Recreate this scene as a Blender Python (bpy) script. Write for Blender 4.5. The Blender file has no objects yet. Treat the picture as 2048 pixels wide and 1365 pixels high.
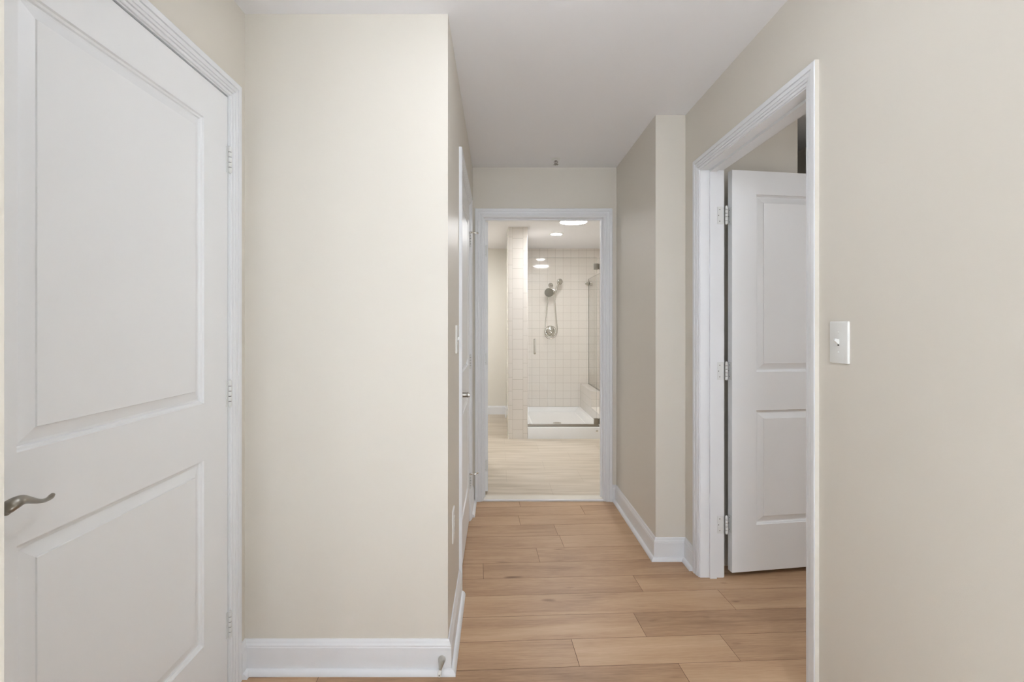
import bpy, bmesh, math, random
from mathutils import Vector, Matrix

# ------------------------------------------------------------------ camera, world, exposure
S = bpy.context.scene
COL = S.collection
CAM_H = 1.285                      # eye height; x right, y into the hall, z up
cam_d = bpy.data.cameras.new('camera')
cam = bpy.data.objects.new('camera', cam_d)
COL.objects.link(cam)
cam.location = (0, 0, CAM_H)
cam.rotation_euler = (math.pi / 2, 0, 0)
cam_d.sensor_width = 36
cam_d.lens = 970 / 2048 * 36
cam_d.shift_x = 28 / 2048
cam_d.shift_y = -30.5 / 2048
cam_d.clip_start = 0.02
S.camera = cam

S.view_settings.view_transform = 'Standard'
S.view_settings.look = 'None'
S.view_settings.gamma = 1
S.view_settings.use_curve_mapping = False
S.view_settings.exposure = 0.14
S.cycles.use_denoising = True
S.cycles.use_adaptive_sampling = False

W = bpy.data.worlds.new('sky')
S.world = W
W.use_nodes = True
W.node_tree.nodes['Background'].inputs[0].default_value = (0.80, 0.88, 1.0, 1)
W.node_tree.nodes['Background'].inputs[1].default_value = 1.0


def area(name, loc, rot, sx, sy, power, color=(1, 1, 1)):
    l = bpy.data.lights.new(name, 'AREA')
    l.shape = 'RECTANGLE'
    l.size, l.size_y, l.energy, l.color = sx, sy, power, color
    o = bpy.data.objects.new(name, l)
    COL.objects.link(o)
    o.location, o.rotation_euler = loc, rot
    return o


# fill light standing in for daylight at an unseen, added window behind the camera
P_WINDOW = 470
P_HALL, P_REAR, P_BATH, P_CAN, P_SIDE, P_SUN, P_VAN = 13, 27, 92, 230, 31, 21, 92     # lamp diffuser radiance, sun strength
C_HALL = C_REAR = C_SIDE = (.92, .975, 1.06)
C_BATH = (.97, .98, 1.0)
area('added_daylight', (.15, -2.37, 1.12), (math.pi / 2, 0, math.pi), 1.16, 2.06, P_WINDOW, (0.86, 0.94, 1.03))

# low sun put in to bounce off the added floor behind the camera
sun_d = bpy.data.lights.new('added_sun', 'SUN')
sun_d.energy, sun_d.angle, sun_d.color = P_SUN, math.radians(.6), (.93, .975, 1.04)
sun_o = bpy.data.objects.new('added_sun', sun_d)
COL.objects.link(sun_o)
sun_o.rotation_euler = (math.radians(52), 0, 0)

# ------------------------------------------------------------------ helpers


def srgb(r, g, b):
    f = lambda c: (c / 255 / 12.92) if c <= 10 else ((c / 255 + .055) / 1.055) ** 2.4
    return (f(r), f(g), f(b), 1)


def mat(name, color, rough=.5, metal=0.0, spec=.5, bump=None):
    m = bpy.data.materials.new(name)
    m.use_nodes = True
    nt = m.node_tree
    b = nt.nodes['Principled BSDF']
    b.inputs['Base Color'].default_value = color
    b.inputs['Roughness'].default_value = rough
    b.inputs['Metallic'].default_value = metal
    b.inputs['Specular IOR Level'].default_value = spec
    if bump:
        scale, dist = bump
        tc = nt.nodes.new('ShaderNodeTexCoord')
        n = nt.nodes.new('ShaderNodeTexNoise')
        n.inputs['Scale'].default_value = scale
        n.inputs['Detail'].default_value = 3
        bp = nt.nodes.new('ShaderNodeBump')
        bp.inputs['Distance'].default_value = dist
        bp.inputs['Strength'].default_value = 1
        nt.links.new(tc.outputs['Object'], n.inputs['Vector'])
        nt.links.new(n.outputs['Fac'], bp.inputs['Height'])
        nt.links.new(bp.outputs['Normal'], b.inputs['Normal'])
    return m


def emit_mat(name, color, strength):
    m = bpy.data.materials.new(name)
    m.use_nodes = True
    nt = m.node_tree
    nt.nodes.remove(nt.nodes['Principled BSDF'])
    e = nt.nodes.new('ShaderNodeEmission')
    e.inputs[0].default_value = color
    e.inputs[1].default_value = strength
    nt.links.new(e.outputs[0], nt.nodes['Material Output'].inputs[0])
    return m


def tile_mat(name, plane, w, h, ox, oz, c1, c2, grout, mortar=.0028, rough=.06, offset=0.0, bump=.0012):
    m = bpy.data.materials.new(name)
    m.use_nodes = True
    nt = m.node_tree
    b = nt.nodes['Principled BSDF']
    tc = nt.nodes.new('ShaderNodeTexCoord')
    sp = nt.nodes.new('ShaderNodeSeparateXYZ')
    cb = nt.nodes.new('ShaderNodeCombineXYZ')
    mp = nt.nodes.new('ShaderNodeMapping')
    mp.inputs['Location'].default_value = (-ox, -oz, 0)
    nt.links.new(tc.outputs['Object'], sp.inputs[0])
    i, j = {'xz': (0, 2), 'yz': (1, 2), 'xy': (0, 1)}[plane]
    nt.links.new(sp.outputs[i], cb.inputs[0])
    nt.links.new(sp.outputs[j], cb.inputs[1])
    nt.links.new(cb.outputs[0], mp.inputs['Vector'])
    br = nt.nodes.new('ShaderNodeTexBrick')
    br.offset = offset
    br.squash = 1.0
    br.inputs['Color1'].default_value = c1
    br.inputs['Color2'].default_value = c2
    br.inputs['Mortar'].default_value = grout
    br.inputs['Scale'].default_value = 1
    br.inputs['Mortar Size'].default_value = mortar / 2
    br.inputs['Mortar Smooth'].default_value = .2
    br.inputs['Bias'].default_value = 0
    br.inputs['Brick Width'].default_value = w
    br.inputs['Row Height'].default_value = h
    nt.links.new(mp.outputs[0], br.inputs['Vector'])
    nt.links.new(br.outputs['Color'], b.inputs['Base Color'])
    b.inputs['Roughness'].default_value = rough
    bp = nt.nodes.new('ShaderNodeBump')
    bp.invert = True
    bp.inputs['Distance'].default_value = bump
    bp.inputs['Strength'].default_value = .6
    nt.links.new(br.outputs['Fac'], bp.inputs['Height'])
    nt.links.new(bp.outputs['Normal'], b.inputs['Normal'])
    return m, nt, b, br, mp


def link(name, bm, mats, parent=None, kind=None, smooth=False, recalc=True):
    if recalc:
        bmesh.ops.recalc_face_normals(bm, faces=bm.faces)
    me = bpy.data.meshes.new(name)
    bm.to_mesh(me)
    bm.free()
    if not isinstance(mats, (list, tuple)):
        mats = [mats]
    for m in mats:
        me.materials.append(m)
    if smooth:
        for p in me.polygons:
            p.use_smooth = True
    o = bpy.data.objects.new(name, me)
    COL.objects.link(o)
    if smooth == 'auto':
        me.set_sharp_from_angle(angle=math.radians(35))
    if parent is not None:
        o.parent = parent
        o.matrix_parent_inverse = world_of(parent).inverted()
    if kind:
        o['kind'] = kind
    return o


def world_of(o):
    m = o.matrix_basis.copy()
    if o.parent is not None:
        m = world_of(o.parent) @ o.matrix_parent_inverse @ m
    return m


def thing(name, loc, label, cat, kind=None, group=None):
    o = bpy.data.objects.new(name, None)
    COL.objects.link(o)
    o.empty_display_size = .1
    o.location = loc
    o['label'], o['category'] = label, cat
    if kind:
        o['kind'] = kind
    if group:
        o['group'] = group
    return o


def describe(o, label, cat, group=None):
    o['label'], o['category'] = label, cat
    if group:
        o['group'] = group
    return o


ID = lambda p: p


def box(bm, a, b, f=ID, mi=0):
    """axis box between corners a and b, mapped through f"""
    xs, ys, zs = (a[0], b[0]), (a[1], b[1]), (a[2], b[2])
    v = [bm.verts.new(f((x, y, z))) for z in zs for y in ys for x in xs]
    for q in ((0, 1, 3, 2), (4, 6, 7, 5), (0, 4, 5, 1), (2, 3, 7, 6), (0, 2, 6, 4), (1, 5, 7, 3)):
        bm.faces.new([v[i] for i in q]).material_index = mi
    return v


def bevel(bm, w, seg=2):
    bmesh.ops.bevel(bm, geom=list(bm.edges), offset=w, segments=seg, profile=.6, affect='EDGES', clamp_overlap=True)


def rounded_box(bm, a, b, w, seg=2, f=ID, mi=0):
    t = bmesh.new()
    box(t, a, b)
    bevel(t, w, seg)
    vm = {v: bm.verts.new(f(tuple(v.co))) for v in t.verts}
    for fc in t.faces:
        bm.faces.new([vm[v] for v in fc.verts]).material_index = mi
    t.free()


def frame_of(d):
    d = Vector(d).normalized()
    up = Vector((0, 0, 1)) if abs(d.z) < .9 else Vector((1, 0, 0))
    a = d.cross(up).normalized()
    return a, d.cross(a).normalized()


def lathe(bm, base, axis, prof, n=24, mi=0):
    """prof: list of (radius, distance along axis); closed at both ends"""
    base, axis = Vector(base), Vector(axis).normalized()
    a, b = frame_of(axis)
    rings = []
    for r, h in prof:
        if r < 1e-6:
            rings.append([bm.verts.new(base + axis * h)])
        else:
            rings.append([bm.verts.new(base + axis * h + (a * math.cos(2 * math.pi * k / n) + b * math.sin(2 * math.pi * k / n)) * r) for k in range(n)])
    for p, q in zip(rings, rings[1:]):
        for k in range(n):
            k2 = (k + 1) % n
            if len(p) == 1 and len(q) > 1:
                fc = bm.faces.new((p[0], q[k2], q[k]))
            elif len(q) == 1 and len(p) > 1:
                fc = bm.faces.new((p[k], p[k2], q[0]))
            elif len(p) > 1:
                fc = bm.faces.new((p[k], p[k2], q[k2], q[k]))
            else:
                continue
            fc.material_index = mi
    for r in (rings[0], rings[-1]):
        if len(r) > 1:
            bm.faces.new(r).material_index = mi


def tube(bm, pts, radii, n=12, flat=None, mi=0):
    """swept tube through pts; radii scalar or list of r or (r_side, r_up)"""
    pts = [Vector(p) for p in pts]
    if not isinstance(radii, (list, tuple)):
        radii = [radii] * len(pts)
    rings = []
    prev = None
    for i, p in enumerate(pts):
        d = (pts[min(i + 1, len(pts) - 1)] - pts[max(i - 1, 0)]).normalized()
        if prev is None:
            a, b = frame_of(d)
        else:
            a = (prev - d * prev.dot(d)).normalized()
            b = d.cross(a)
        prev = a
        r = radii[i]
        ra, rb = r if isinstance(r, (list, tuple)) else (r, r)
        rings.append([bm.verts.new(p + a * math.cos(2 * math.pi * k / n) * ra + b * math.sin(2 * math.pi * k / n) * rb) for k in range(n)])
    for p, q in zip(rings, rings[1:]):
        for k in range(n):
            bm.faces.new((p[k], p[(k + 1) % n], q[(k + 1) % n], q[k])).material_index = mi
    bm.faces.new(rings[0]).material_index = mi
    bm.faces.new(rings[-1]).material_index = mi


def smooth_path(pts, sub=6):
    """Catmull-Rom through pts"""
    pts = [Vector(p) for p in pts]
    out = []
    for i in range(len(pts) - 1):
        p0, p1, p2, p3 = pts[max(i - 1, 0)], pts[i], pts[i + 1], pts[min(i + 2, len(pts) - 1)]
        for k in range(sub):
            t = k / sub
            out.append(.5 * ((2 * p1) + (p2 - p0) * t + (2 * p0 - 5 * p1 + 4 * p2 - p3) * t * t + (3 * p1 - p0 - 3 * p2 + p3) * t ** 3))
    out.append(pts[-1])
    return out


def sweep_floor(bm, path, prof, mi=0):
    """moulding along a floor path (x, y); profile (thickness out to the right of travel, z)"""
    n = len(path)
    P = [Vector((p[0], p[1])) for p in path]
    rings = []
    for i in range(n):
        ds = []
        if i > 0:
            ds.append((P[i] - P[i - 1]).normalized())
        if i < n - 1:
            ds.append((P[i + 1] - P[i]).normalized())
        ns = [Vector((d.y, -d.x)) for d in ds]
        if len(ns) == 2:
            m = (ns[0] + ns[1])
            m = m / (m.dot(ns[0]))
        else:
            m = ns[0]
        rings.append([bm.verts.new((P[i].x + m.x * t, P[i].y + m.y * t, z)) for t, z in prof])
    k = len(prof)
    for p, q in zip(rings, rings[1:]):
        for j in range(k):
            bm.faces.new((p[j], p[(j + 1) % k], q[(j + 1) % k], q[j])).material_index = mi
    bm.faces.new(rings[0]).material_index = mi
    bm.faces.new(rings[-1]).material_index = mi


CASING = [(0, 0), (0, .0050), (.0020, .0065), (.0080, .0065), (.0090, .0038), (.0110, .0038), (.0120, .0085), (.0175, .0110), (.0185, .0082), (.0205, .0082), (.0215, .0118), (.0330, .0126), (.0340, .0100), (.0360, .0100), (.0372, .0148), (.054, .0152), (.057, .0130), (.057, 0)]


def casing(bm, P, a0, a1, z1, paint_leg=None):
    """colonial door casing with mitred corners round an opening; P maps (along, z, out)"""
    k = len(CASING)
    rings = []
    for node in range(4):
        r = []
        for u, t in CASING:
            a = a0 - u if node < 2 else a1 + u
            z = 0.0 if node in (0, 3) else z1 + u
            r.append(bm.verts.new(P(a, z, t)))
        rings.append(r)
    for li, (p, q) in enumerate(zip(rings, rings[1:])):
        for j in range(k):
            fc = bm.faces.new((p[j], p[(j + 1) % k], q[(j + 1) % k], q[j]))
            fc.material_index = 1 if (paint_leg == li and j == k - 2) else 0
    bm.faces.new(rings[0])
    bm.faces.new(rings[-1])


def jamb(bm, P, a0, a1, z1, n0, n1, stop0, stop1, th=.018, st=.011):
    """door lining between wall faces (depth n0..n1 behind the wall face) with its stop strip"""
    f = lambda p: P(p[0], p[2], -p[1])
    box(bm, (a0 - th, n0, 0), (a0, n1, z1 + th), f)
    box(bm, (a1, n0, 0), (a1 + th, n1, z1 + th), f)
    box(bm, (a0, n0, z1), (a1, n1, z1 + th), f)
    box(bm, (a0, stop0, 0), (a0 + st, stop1, z1 - st), f)
    box(bm, (a1 - st, stop0, 0), (a1, stop1, z1 - st), f)
    box(bm, (a0, stop0, z1 - st), (a1, stop1, z1), f)


RING = [(0, 0), (.0022, .0055), (.0075, .0078), (.0092, .0125), (.0150, .0125), (.0420, .0035), (.0432, .0004)]


def door_leaf(bm, F, w, z0, z1, th, su, panels):
    """two raised-panel moulded leaf; F maps (u from hinge, v back from the face, z)"""
    zs = sorted({z0, z1, *[z for p in panels for z in p]})
    us = [0, su, w - su, w]
    for back in (False, True):
        g = (lambda u, v, z: F((u, th - v, z))) if back else (lambda u, v, z: F((u, v, z)))
        grid = {(i, j): bm.verts.new(g(u, 0, z)) for i, u in enumerate(us) for j, z in enumerate(zs)}
        for i in range(3):
            for j in range(len(zs) - 1):
                if i == 1 and (zs[j], zs[j + 1]) in panels:
                    prev = None
                    for off, dep in RING:
                        r = [bm.verts.new(g(u, dep, z)) for u, z in ((su + off, zs[j] + off), (w - su - off, zs[j] + off), (w - su - off, zs[j + 1] - off), (su + off, zs[j + 1] - off))]
                        if prev:
                            for k in range(4):
                                bm.faces.new((prev[k], prev[(k + 1) % 4], r[(k + 1) % 4], r[k]))
                        prev = r
                    bm.faces.new(prev)
                else:
                    bm.faces.new((grid[i, j], grid[i + 1, j], grid[i + 1, j + 1], grid[i, j + 1]))
    # edges
    for u0, u1, za, zb in ((0, 0, z0, z1), (w, w, z0, z1)):
        bm.faces.new([bm.verts.new(F(p)) for p in ((u0, 0, za), (u0, th, za), (u0, th, zb), (u0, 0, zb))])
    for z in (z0, z1):
        bm.faces.new([bm.verts.new(F(p)) for p in ((0, 0, z), (w, 0, z), (w, th, z), (0, th, z))])
    bmesh.ops.remove_doubles(bm, verts=bm.verts, dist=1e-5)


# ------------------------------------------------------------------ materials
M_WALL = mat('wall paint', srgb(228, 222, 211), .42, spec=.35, bump=(420, .00016))
M_CEIL = mat('ceiling paint', srgb(247, 246, 247), .8, spec=.2, bump=(300, .0002))
M_TRIM = mat('white trim paint', srgb(242, 243, 245), .33, spec=.45)
M_DOOR = mat('white door paint', srgb(246, 247, 248), .36, spec=.45, bump=(900, .00004))
M_HINGE = mat('painted hinge', srgb(232, 233, 231), .35)
M_DARK = mat('dark gap', srgb(40, 34, 28), .9, spec=.1)
M_NICKEL = mat('brushed nickel', srgb(150, 146, 138), .30, 1.0)
M_STEEL = mat('satin steel', srgb(196, 193, 187), .26, 1.0)
M_CHROME = mat('chrome', srgb(214, 212, 206), .10, 1.0)
M_PLASTIC = mat('white plastic', srgb(240, 240, 236), .3)
M_RUBBER = mat('white rubber', srgb(236, 234, 230), .55)
M_ACRYL = mat('white acrylic', srgb(246, 246, 245), .18)
M_MARBLE = mat('cream marble', srgb(233, 226, 213), .2)
M_SCREW = mat('screw head', srgb(120, 116, 108), .4, .8)
M_BATHWALL = mat('bath wall paint', srgb(240, 236, 226), .45, spec=.3)

# oak planks
M_OAK = bpy.data.materials.new('oak planks')
M_OAK.use_nodes = True
nt = M_OAK.node_tree
B = nt.nodes['Principled BSDF']
N = nt.nodes.new
at = N('ShaderNodeAttribute'); at.attribute_name = 'plank'
sep = N('ShaderNodeSeparateColor')
nt.links.new(at.outputs['Color'], sep.inputs[0])
tc = N('ShaderNodeTexCoord')
rot = N('ShaderNodeMapping'); rot.inputs['Rotation'].default_value = (0, 0, math.radians(-2.75))
nt.links.new(tc.outputs['Object'], rot.inputs['Vector'])
off = N('ShaderNodeVectorMath'); off.operation = 'MULTIPLY_ADD'
nt.links.new(at.outputs['Color'], off.inputs[0])
off.inputs[1].default_value = (13.0, 7.0, 5.0)
nt.links.new(rot.outputs[0], off.inputs[2])


def oak_noise(scale, detail=5, distortion=0.0, rough=.55):
    mp = N('ShaderNodeMapping'); mp.inputs['Scale'].default_value = scale
    nt.links.new(off.outputs[0], mp.inputs['Vector'])
    n = N('ShaderNodeTexNoise')
    n.inputs['Scale'].default_value = 1
    n.inputs['Detail'].default_value = detail
    n.inputs['Distortion'].default_value = distortion
    n.inputs['Roughness'].default_value = rough
    nt.links.new(mp.outputs[0], n.inputs['Vector'])
    return n


def mathn(op, a, b=None, c=None):
    m = N('ShaderNodeMath'); m.operation = op
    for i, x in enumerate((a, b, c)):
        if x is None:
            continue
        if isinstance(x, (int, float)):
            m.inputs[i].default_value = x
        else:
            nt.links.new(x, m.inputs[i])
    return m.outputs[0]


broad = oak_noise((1.3, 9, 1), 3, .6)
grain = oak_noise((5, 130, 1), 4, .3)
fine = oak_noise((22, 420, 1), 2)
knot = oak_noise((5.5, 17, 1), 1, .2)
knot_f = mathn('MULTIPLY', mathn('MAXIMUM', mathn('SUBTRACT', knot.outputs['Fac'], .735), 0.0), 3.6)
val = mathn('ADD', mathn('MULTIPLY', mathn('SUBTRACT', broad.outputs['Fac'], .5), .75),
            mathn('ADD', mathn('MULTIPLY', mathn('SUBTRACT', grain.outputs['Fac'], .5), .38),
                  mathn('MULTIPLY', mathn('SUBTRACT', fine.outputs['Fac'], .5), .30)))
val = mathn('SUBTRACT', mathn('ADD', val, sep.outputs[0]), knot_f)
ramp = N('ShaderNodeValToRGB')
cr = ramp.color_ramp
cr.elements[0].position = 0.0
cr.elements[0].color = srgb(118, 82, 54)
cr.elements[1].position = 1.0
cr.elements[1].color = srgb(220, 189, 154)
e = cr.elements.new(.5)
e.color = srgb(191, 156, 122)
nt.links.new(val, ramp.inputs[0])
nt.links.new(ramp.outputs[0], B.inputs['Base Color'])
B.inputs['Roughness'].default_value = .42
B.inputs['Specular IOR Level'].default_value = .35
bp = N('ShaderNodeBump'); bp.inputs['Distance'].default_value = .0003; bp.inputs['Strength'].default_value = .5
nt.links.new(grain.outputs['Fac'], bp.inputs['Height'])
nt.links.new(bp.outputs['Normal'], B.inputs['Normal'])

# tiles
T_W = srgb(235, 229, 221)
T_W2 = srgb(233, 226, 218)
T_G = srgb(192, 184, 172)
M_TILE, *_ = tile_mat('wall tile', 'xz', .112, .112, .4872, 2.366 - .112 * 21, T_W, T_W2, T_G)
M_TILE_SIDE, *_ = tile_mat('wall tile on side faces', 'yz', .112, .112, 6.97, 2.366 - .112 * 21, T_W, T_W2, T_G)
M_PIER_MID, *_ = tile_mat('pier tile', 'xz', .1180, .1133, .163, 2.041 - .1133 * 19, T_W, T_W2, T_G, rough=.32)
M_PIER_EDGE, *_ = tile_mat('bullnose tile', 'xz', .0530, .158, .281, 1.969 - .158 * 13, T_W, T_W2, T_G, rough=.32)
M_PIER_EDGE_L, *_ = tile_mat('bullnose tile of the pier corner', 'xz', .0530, .158, .110, 1.969 - .158 * 13, T_W, T_W2, T_G, rough=.32)
M_BENCH_TOP, *_ = tile_mat('bench top tile', 'xy', .122, .112, 1.18, 6.14, T_W, T_W2, T_G)

# beige veined floor tile
M_BFLOOR, nt, B, br, mp = tile_mat('veined floor tile', 'xy', .627, .3133, .07, 3.637, srgb(207, 195, 178), srgb(202, 190, 172), srgb(188, 176, 158), mortar=.003, rough=.35, offset=.45, bump=.0006)
tc = nt.nodes.new('ShaderNodeTexCoord')
m2 = nt.nodes.new('ShaderNodeMapping'); m2.inputs['Scale'].default_value = (1.6, 22, 1); m2.inputs['Rotation'].default_value = (0, 0, .10)
nz = nt.nodes.new('ShaderNodeTexNoise'); nz.inputs['Scale'].default_value = 1.0; nz.inputs['Detail'].default_value = 6; nz.inputs['Distortion'].default_value = .8
rp = nt.nodes.new('ShaderNodeValToRGB')
rp.color_ramp.elements[0].position = .30; rp.color_ramp.elements[0].color = (.70, .66, .60, 1)
rp.color_ramp.elements[1].position = .62; rp.color_ramp.elements[1].color = (1.04, 1.04, 1.05, 1)
mx = nt.nodes.new('ShaderNodeMix'); mx.data_type = 'RGBA'; mx.blend_type = 'MULTIPLY'; mx.inputs['Factor'].default_value = .8
nt.links.new(tc.outputs['Object'], m2.inputs['Vector'])
nt.links.new(m2.outputs[0], nz.inputs['Vector'])
nt.links.new(nz.outputs['Fac'], rp.inputs[0])
nt.links.new(br.outputs['Color'], mx.inputs['A'])
nt.links.new(rp.outputs[0], mx.inputs['B'])
nt.links.new(mx.outputs['Result'], B.inputs['Base Color'])

# clear glass pane: see-through with a fresnel sheen
M_GLASS = bpy.data.materials.new('clear glass')
M_GLASS.use_nodes = True
nt = M_GLASS.node_tree
nt.nodes.remove(nt.nodes['Principled BSDF'])
tr = nt.nodes.new('ShaderNodeBsdfTransparent'); tr.inputs[0].default_value = (.978, .978, .972, 1)
gl = nt.nodes.new('ShaderNodeBsdfGlossy'); gl.inputs['Roughness'].default_value = .01
lw = nt.nodes.new('ShaderNodeLayerWeight'); lw.inputs['Blend'].default_value = .5
pw = nt.nodes.new('ShaderNodeMath'); pw.operation = 'POWER'; pw.inputs[1].default_value = 5
nt.links.new(lw.outputs['Facing'], pw.inputs[0])
fr = nt.nodes.new('ShaderNodeMath'); fr.operation = 'MULTIPLY_ADD'; fr.inputs[1].default_value = .55; fr.inputs[2].default_value = .035
nt.links.new(pw.outputs[0], fr.inputs[0])
ms = nt.nodes.new('ShaderNodeMixShader')
nt.links.new(fr.outputs[0], ms.inputs[0]); nt.links.new(tr.outputs[0], ms.inputs[1]); nt.links.new(gl.outputs[0], ms.inputs[2])
nt.links.new(ms.outputs[0], nt.nodes['Material Output'].inputs[0])
M_GEDGE = mat('glass edge', srgb(120, 122, 106), .15)

E_HALL = emit_mat('hall lamp glow', (*C_HALL, 1), P_HALL)
E_REAR = emit_mat('rear fill glow', (*C_REAR, 1), P_REAR)
E_BATH = emit_mat('bath lamp glow', (*C_BATH, 1), P_BATH)
E_CAN = emit_mat('shower lamp glow', (*C_BATH, 1), P_CAN)
E_VAN = emit_mat('left bath fill glow', (*C_BATH, 1), P_VAN)
E_SIDE = emit_mat('side room lamp glow', (*C_SIDE, 1), P_SIDE)

# ------------------------------------------------------------------ room shell
CEIL = 2.445
BCEIL = 2.395
XL, XH, XR, XF = -.941, -.186, 1.031, .867     # left door wall, hall left wall, right wall, bumped-out right wall
YJ, YB, YE = 1.803, 2.667, 3.549               # jut wall, bump, end wall
WT = .119
BZ = .012                                      # bathroom floor level
YBK = 6.97                                     # bathroom back wall

# door openings (jamb faces)
D1 = (.812, 1.694, 2.087)                      # left door: near, far, head
D2 = (2.377, 3.183, 2.079)                     # hall left door
D3 = (1.6197, 2.473, 2.079)                    # right door
D4 = (-.1057, .7726, 2.079)                    # bathroom door (x range)
G = .018                                       # lining thickness


def wall(name, boxes, m=M_WALL):
    bm = bmesh.new()
    for a, b in boxes:
        box(bm, a, b)
    return link(name, bm, m, kind='structure')


# floor: one mesh of individual planks, laid a little off square
def oak_floor():
    bm = bmesh.new()
    lay = bm.loops.layers.float_color.new('plank')
    th = math.radians(2.75)
    c, s = math.cos(th), math.sin(th)
    rng = random.Random(11)
    bounds = [3.590, 3.4290, 3.2700, 3.1120, 2.9490, 2.7880, 2.6205, 2.4605, 2.3060, 2.1380, 1.9715, 1.8105]
    while bounds[-1] > -2.7:
        bounds.append(bounds[-1] - .1625)
    seen = {1: [.752], 2: [.295], 3: [.510], 4: [-.9], 5: [.354], 6: [.045], 7: [.813], 8: [1.181], 9: [.709], 10: [.395, 1.018], 11: [.773]}
    tones = {(1, -1): .50, (1, 0): .46, (2, -1): .50, (2, 0): .52, (3, -1): .44, (3, 0): .60, (4, -1): .44, (4, 0): .47, (5, -1): .47, (5, 0): .52, (6, -1): .40, (6, 0): .41,
             (7, -1): .45, (7, 0): .44, (8, -1): .52, (8, 0): .50, (9, -1): .53, (9, 0): .30, (10, -1): .42, (10, 0): .58, (10, 1): .46, (11, -1): .36, (11, 0): .60}
    for i in range(len(bounds) - 1):
        v1, v0 = bounds[i], bounds[i + 1]
        js = list(seen.get(i, [rng.uniform(-.4, 1.2)]))
        n0 = len(js)
        left = js[0]
        pre = []
        while left > -3.2:
            left -= rng.uniform(1.05, 1.5)
            pre.insert(0, left)
        right = js[-1]
        post = []
        while right < 4.2:
            right += rng.uniform(1.05, 1.5)
            post.append(right)
        cuts = pre + js + post
        for k in range(len(cuts) - 1):
            u0, u1 = cuts[k], cuts[k + 1]
            tone = tones.get((i, k - len(pre)), None)
            if tone is None:
                tone = rng.uniform(.36, .56)
            col = (tone, rng.random(), rng.random(), 1)
            e, dz = .0010, .0012
            top = [(u0 + e, v0 + e), (u1 - e, v0 + e), (u1 - e, v1 - e), (u0 + e, v1 - e)]
            low = [(u0, v0), (u1, v0), (u1, v1), (u0, v1)]
            T = [bm.verts.new((u * c - v * s, u * s + v * c, 0)) for u, v in top]
            L = [bm.verts.new((u * c - v * s, u * s + v * c, -dz)) for u, v in low]
            fs = [bm.faces.new(T)]
            for q in range(4):
                f = bm.faces.new((L[q], L[(q + 1) % 4], T[(q + 1) % 4], T[q]))
                f.material_index = 1
                fs.append(f)
            for f in fs:
                for lp in f.loops:
                    lp[lay] = col
    # keep the planks inside the plan (hall, side room, room behind) by cutting the strip that would lie under the bathroom
    bmesh.ops.bisect_plane(bm, geom=list(bm.verts) + list(bm.edges) + list(bm.faces), plane_co=(0, 3.60, 0), plane_no=(0, 1, 0), clear_outer=True)
    box(bm, (-2.6, -2.5, -.08), (4.0, 3.60, -.0015), mi=1)
    return link('floor', bm, [M_OAK, mat('plank joint', srgb(112, 82, 58), .7)], kind='structure', recalc=False)


# uv -> world above uses rotation by +2.75 degrees
oak_floor()

bm = bmesh.new()
box(bm, (-2.6, -2.5, -.05), (3.0, .40, .006))
link('floor_rear_reflector', bm, mat('added bounce carpet', srgb(236, 234, 230), .95, spec=.1, bump=(900, .002)), kind='structure')  # made-up pale floor, added to reflect light up onto the ceiling
bm = bmesh.new()
box(bm, (-1.4, 3.636, -.08), (2.4, YBK + .1, BZ))
link('floor_bathroom', bm, M_BFLOOR, kind='structure')

bm = bmesh.new()
box(bm, (-2.6, -2.5, CEIL), (4.0, 3.66, CEIL + .08))
link('ceiling', bm, M_CEIL, kind='structure')
bm = bmesh.new()
box(bm, (-1.4, 3.60, BCEIL), (2.4, YBK + .1, BCEIL + .08))
link('ceiling_bathroom', bm, M_CEIL, kind='structure')

# left door wall, from the cased opening beside the camera to the jut
wall('wall_left', [((XL - WT, .42, 0), (XL, D1[0] - G, CEIL)),
                   ((XL - WT, D1[0] - G, D1[2] + G), (XL, D1[1] + G, CEIL)),
                   ((XL - WT, D1[1] + G, 0), (XL, YJ, CEIL)),
                   ((XL - WT - .5, .42, 0), (XL - WT - .4, YJ, CEIL))])
# jut with the hall's left wall behind it
wall('wall_jut', [((XL - WT, YJ, 0), (XH, D2[0] - G, CEIL)),
                  ((XH - WT, D2[0] - G, D2[2] + G), (XH, D2[1] + G, CEIL)),
                  ((XH - WT, D2[1] + G, 0), (XH, YE + .02, CEIL)),
                  ((XH - .62, D2[0] - G, 0), (XH - .6, D2[1] + .2, CEIL))])
# end wall with the bathroom door
wall('wall_end', [((XH - WT, YE, 0), (D4[0] - G, YE + .12, CEIL)),
                  ((D4[0] - G, YE, D4[2] + G), (D4[1] + G, YE + .12, CEIL)),
                  ((D4[1] + G, YE, 0), (XR + WT, YE + .12, CEIL))])
# right wall and its bumped-out far part
wall('wall_right', [((XR, .42, 0), (XR + WT, D3[0] - G, CEIL)),
                    ((XR, D3[0] - G, D3[2] + G), (XR + WT, D3[1] + G, CEIL)),
                    ((XR, D3[1] + G, 0), (XR + WT, YB + .01, CEIL)),
                    ((XF, YB, 0), (XR + WT, YE, CEIL))])
# room beyond the right door
wall('wall_side_room', [((XR + WT, 2.597, 0), (1.604, 3.45, CEIL)),
                        ((1.604, 3.40, 0), (2.0, 3.45, CEIL)),
                        ((2.0, 2.70, 0), (3.5, 3.45, CEIL)),
                        ((3.5, .1, 0), (3.6, 3.45, CEIL)),
                        ((XR + WT, .0, 0), (3.6, .1, CEIL))])
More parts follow.
